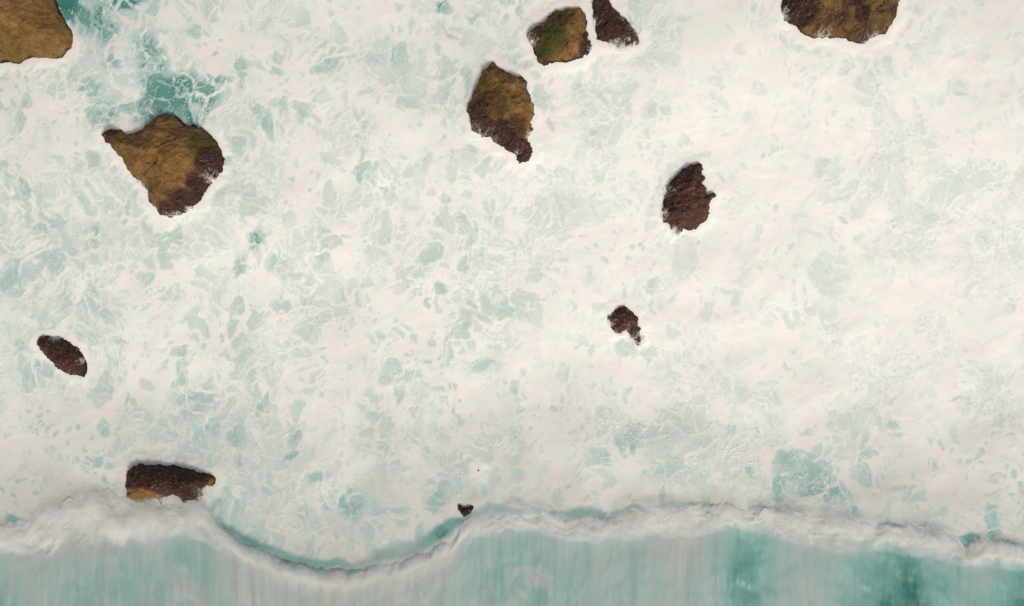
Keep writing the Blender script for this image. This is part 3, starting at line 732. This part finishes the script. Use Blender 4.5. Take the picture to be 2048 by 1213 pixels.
        if kf.any():
            vv = np.stack([GX.ravel(), GY.ravel(), np.maximum(z, .12).ravel() + 0.05 + .03 * mk.ravel()], 1)
            global wash_n
            ff = f[kf]; used = np.unique(ff); rm = np.zeros(len(vv), np.int64); rm[used] = np.arange(len(used))
            wash_v.append(vv[used]); wash_f.append(rm[ff] + wash_n); wash_n += len(used)
            wash_a.append(vl.ravel()[used])
    return root

rock_objs = [build_rock(i, R) for i, R in enumerate(ROCKS)]
if wash_v:
    wv_ = np.concatenate(wash_v); wf_ = np.concatenate(wash_f)
    va_ = np.concatenate(wash_a)
    o = mesh_obj('foam_wash', wv_, wf_, M_wash, attrs={'deep': va_ * 0 + .05, 'warm': 0.45 + .55 * sstep(-22, 5, wv_[:, 1]), 'veil': va_})  # wash painted dimmer southward, like the froth around it
    tag(o, 'thin white threads of foam washing over the wet edges of the dark rocks', 'foam', kind='stuff')

# ------------------------------------------------------------------ flecks of spray
def flecks():
    pts = []
    for _ in range(1500):                              # thrown up along the crest
        x = random.uniform(-54, 54); y = float(lip_y(np.array([x]))[0]) + random.gauss(-.3, .45)
        pts.append((x, y, random.uniform(.4, 2.1), random.uniform(.01, .028)))
    for (qx, qy, rx, ry, n, s) in [(1470,900,45,16,60,.035),(1490,880,60,25,70,.03),(1500,930,50,20,50,.03),(1245,860,50,34,160,.035),(1340,875,40,34,90,.03),
                                   (1620,960,50,34,60,.035),(1000,900,20,14,24,.035),(925,950,14,10,16,.03),(405,225,30,24,90,.03),(300,225,12,8,30,.03),
                                   (1240,610,20,10,40,.03),(1285,668,14,20,50,.035),(1180,100,14,12,40,.03),(1350,372,14,40,90,.03),(115,672,30,8,60,.025),(1720,915,20,20,40,.03),(1785,455,12,8,12,.05)]:
        for _ in range(n):
            x, y = W(random.gauss(qx, rx / 2), random.gauss(qy, ry / 2))
            pts.append((x, y, random.uniform(.1, .35), s * random.uniform(.5, 1.6)))
    vs, fs = [], []
    for (x, y, z, r) in pts:
        b = len(vs); a = random.uniform(0, 3.14) if z > .4 else random.gauss(.7, .5); e = random.uniform(1, 4.5); r *= .75
        ca, sa = math.cos(a), math.sin(a)
        for (u, v, w_) in ((e, 0, 0), (0, 1, 0), (-e, 0, 0), (0, -1, 0), (0, 0, .25), (0, 0, -.25)):
            vs.append((x + r * (u * ca - v * sa), y + r * (u * sa + v * ca), z + r * w_))
        for q in range(4):
            fs.append((b + q, b + (q + 1) % 4, b + 4)); fs.append((b + (q + 1) % 4, b + q, b + 5))
    o = mesh_obj('sea_spray', np.array(vs), np.array(fs), mw, smooth=False)
    tag(o, 'fine white flecks of spray over the wave crest and around the rocks', 'spray', kind='stuff')
flecks()

# ------------------------------------------------------------------ drifting mist thrown up where the wave hits the blocky rock
def mist():
    m = bpy.data.materials.new('fine_mist'); m.use_nodes = True
    nt = m.node_tree
    for n in list(nt.nodes): nt.nodes.remove(n)
    out = nt.nodes.new('ShaderNodeOutputMaterial')
    vol = nt.nodes.new('ShaderNodeVolumePrincipled')
    vol.inputs['Color'].default_value = (0.995, 0.985, 0.975, 1)
    tc = N(nt, 'ShaderNodeTexCoord').outputs['Object']
    n1 = noise(nt, 0.42, 5, 0.6, tc).outputs['Fac']
    ln = N(nt, 'ShaderNodeVectorMath', operation='MULTIPLY'); nt.links.new(tc, ln.inputs[0]); ln.inputs[1].default_value = (1 / 10.2, 1 / 2.9, 1 / 1.2)
    l2 = N(nt, 'ShaderNodeVectorMath', operation='LENGTH'); nt.links.new(ln.outputs[0], l2.inputs[0])
    fall = ramp(nt, l2.outputs['Value'], [(0.35, (1, 1, 1)), (1.0, (0, 0, 0))])
    nn = ramp(nt, n1, [(0.42, (0, 0, 0)), (0.62, (1, 1, 1))])
    dn = math_n(nt, 'MULTIPLY', math_n(nt, 'MULTIPLY', fall, nn), 0.55)
    nt.links.new(dn, vol.inputs['Density'])
    nt.links.new(vol.outputs[0], out.inputs['Volume'])
    vs, fs = [], []
    nu, nv = 24, 12
    for j in range(nv + 1):
        for i in range(nu):
            a = 2 * math.pi * i / nu; b = math.pi * j / nv
            vs.append((10.3 * math.sin(b) * math.cos(a), 3.0 * math.sin(b) * math.sin(a), 1.25 * math.cos(b)))
    for j in range(nv):
        for i in range(nu):
            fs.append((j * nu + i, (j + 1) * nu + i, (j + 1) * nu + (i + 1) % nu, j * nu + (i + 1) % nu))
    o = mesh_obj('sea_mist', np.array(vs), np.array(fs), m)
    x, y = W(240, 1034)
    o.location = (x, y, 1.7)
    tag(o, 'pale grey mist hanging over the breaking wave in front of the blocky rock', 'mist', kind='stuff')
mist()

def crest_mist():
    m = bpy.data.materials.new('crest_mist'); m.use_nodes = True
    nt = m.node_tree
    for n in list(nt.nodes): nt.nodes.remove(n)
    out = nt.nodes.new('ShaderNodeOutputMaterial')
    vol = nt.nodes.new('ShaderNodeVolumePrincipled')
    vol.inputs['Color'].default_value = (0.995, 0.985, 0.975, 1)
    tc = N(nt, 'ShaderNodeTexCoord').outputs['Object']
    n1 = noise(nt, 0.55, 5, 0.6, tc).outputs['Fac']
    nn = ramp(nt, n1, [(0.38, (0, 0, 0)), (0.66, (1, 1, 1))])
    nt.links.new(math_n(nt, 'MULTIPLY', nn, 0.55), vol.inputs['Density'])
    nt.links.new(vol.outputs[0], out.inputs['Volume'])
    xs = np.arange(-62, 62.1, 0.6)
    vs, fs = [], []
    K = 14
    l = lip_y(xs); so = sou_y(xs)
    for j, x in enumerate(xs):
        top = l[j] + .8 + .5 * float(fbm(np.array([x / 2.2]), np.array([.5]), 301, 3)[0])
        curl = 450 < x * 20 + 1024 < 930
        bot = max(so[j] - .9, l[j] - (1.1 if curl else 3.6)) + .6 * float(fbm(np.array([x / 2.0]), np.array([4.5]), 303, 3)[0])
        c = (top + bot) / 2; hw = max((top - bot) / 2, .4)
        hh = (0.40 if curl else 0.75) + .25 * float(fbm(np.array([x / 3.0]), np.array([9.5]), 305, 2)[0])
        for i in range(K):
            a = 2 * math.pi * i / K
            vs.append((x, c + hw * math.cos(a), 1.0 + hh * math.sin(a)))
    for j in range(len(xs) - 1):
        for i in range(K):
            fs.append((j * K + i, j * K + (i + 1) % K, (j + 1) * K + (i + 1) % K, (j + 1) * K + i))
    n0 = len(vs); vs.append((xs[0] - .3, vs[0][1] - 1, 1.0)); vs.append((xs[-1] + .3, vs[n0 - 1][1], 1.0))
    for i in range(K):
        fs.append((n0, (i + 1) % K, i, i)); e = (len(xs) - 1) * K
        fs.append((n0 + 1, e + i, e + (i + 1) % K, e + (i + 1) % K))
    me = bpy.data.meshes.new('sea_mist')
    me.from_pydata(vs, [], [tuple(dict.fromkeys(f)) for f in fs]); me.update(); me.materials.append(m)
    o = bpy.data.objects.new('sea_mist', me); COL.objects.link(o)
    tag(o, 'thin pale mist drifting all along the crest of the breaking wave', 'mist', kind='stuff')
crest_mist()
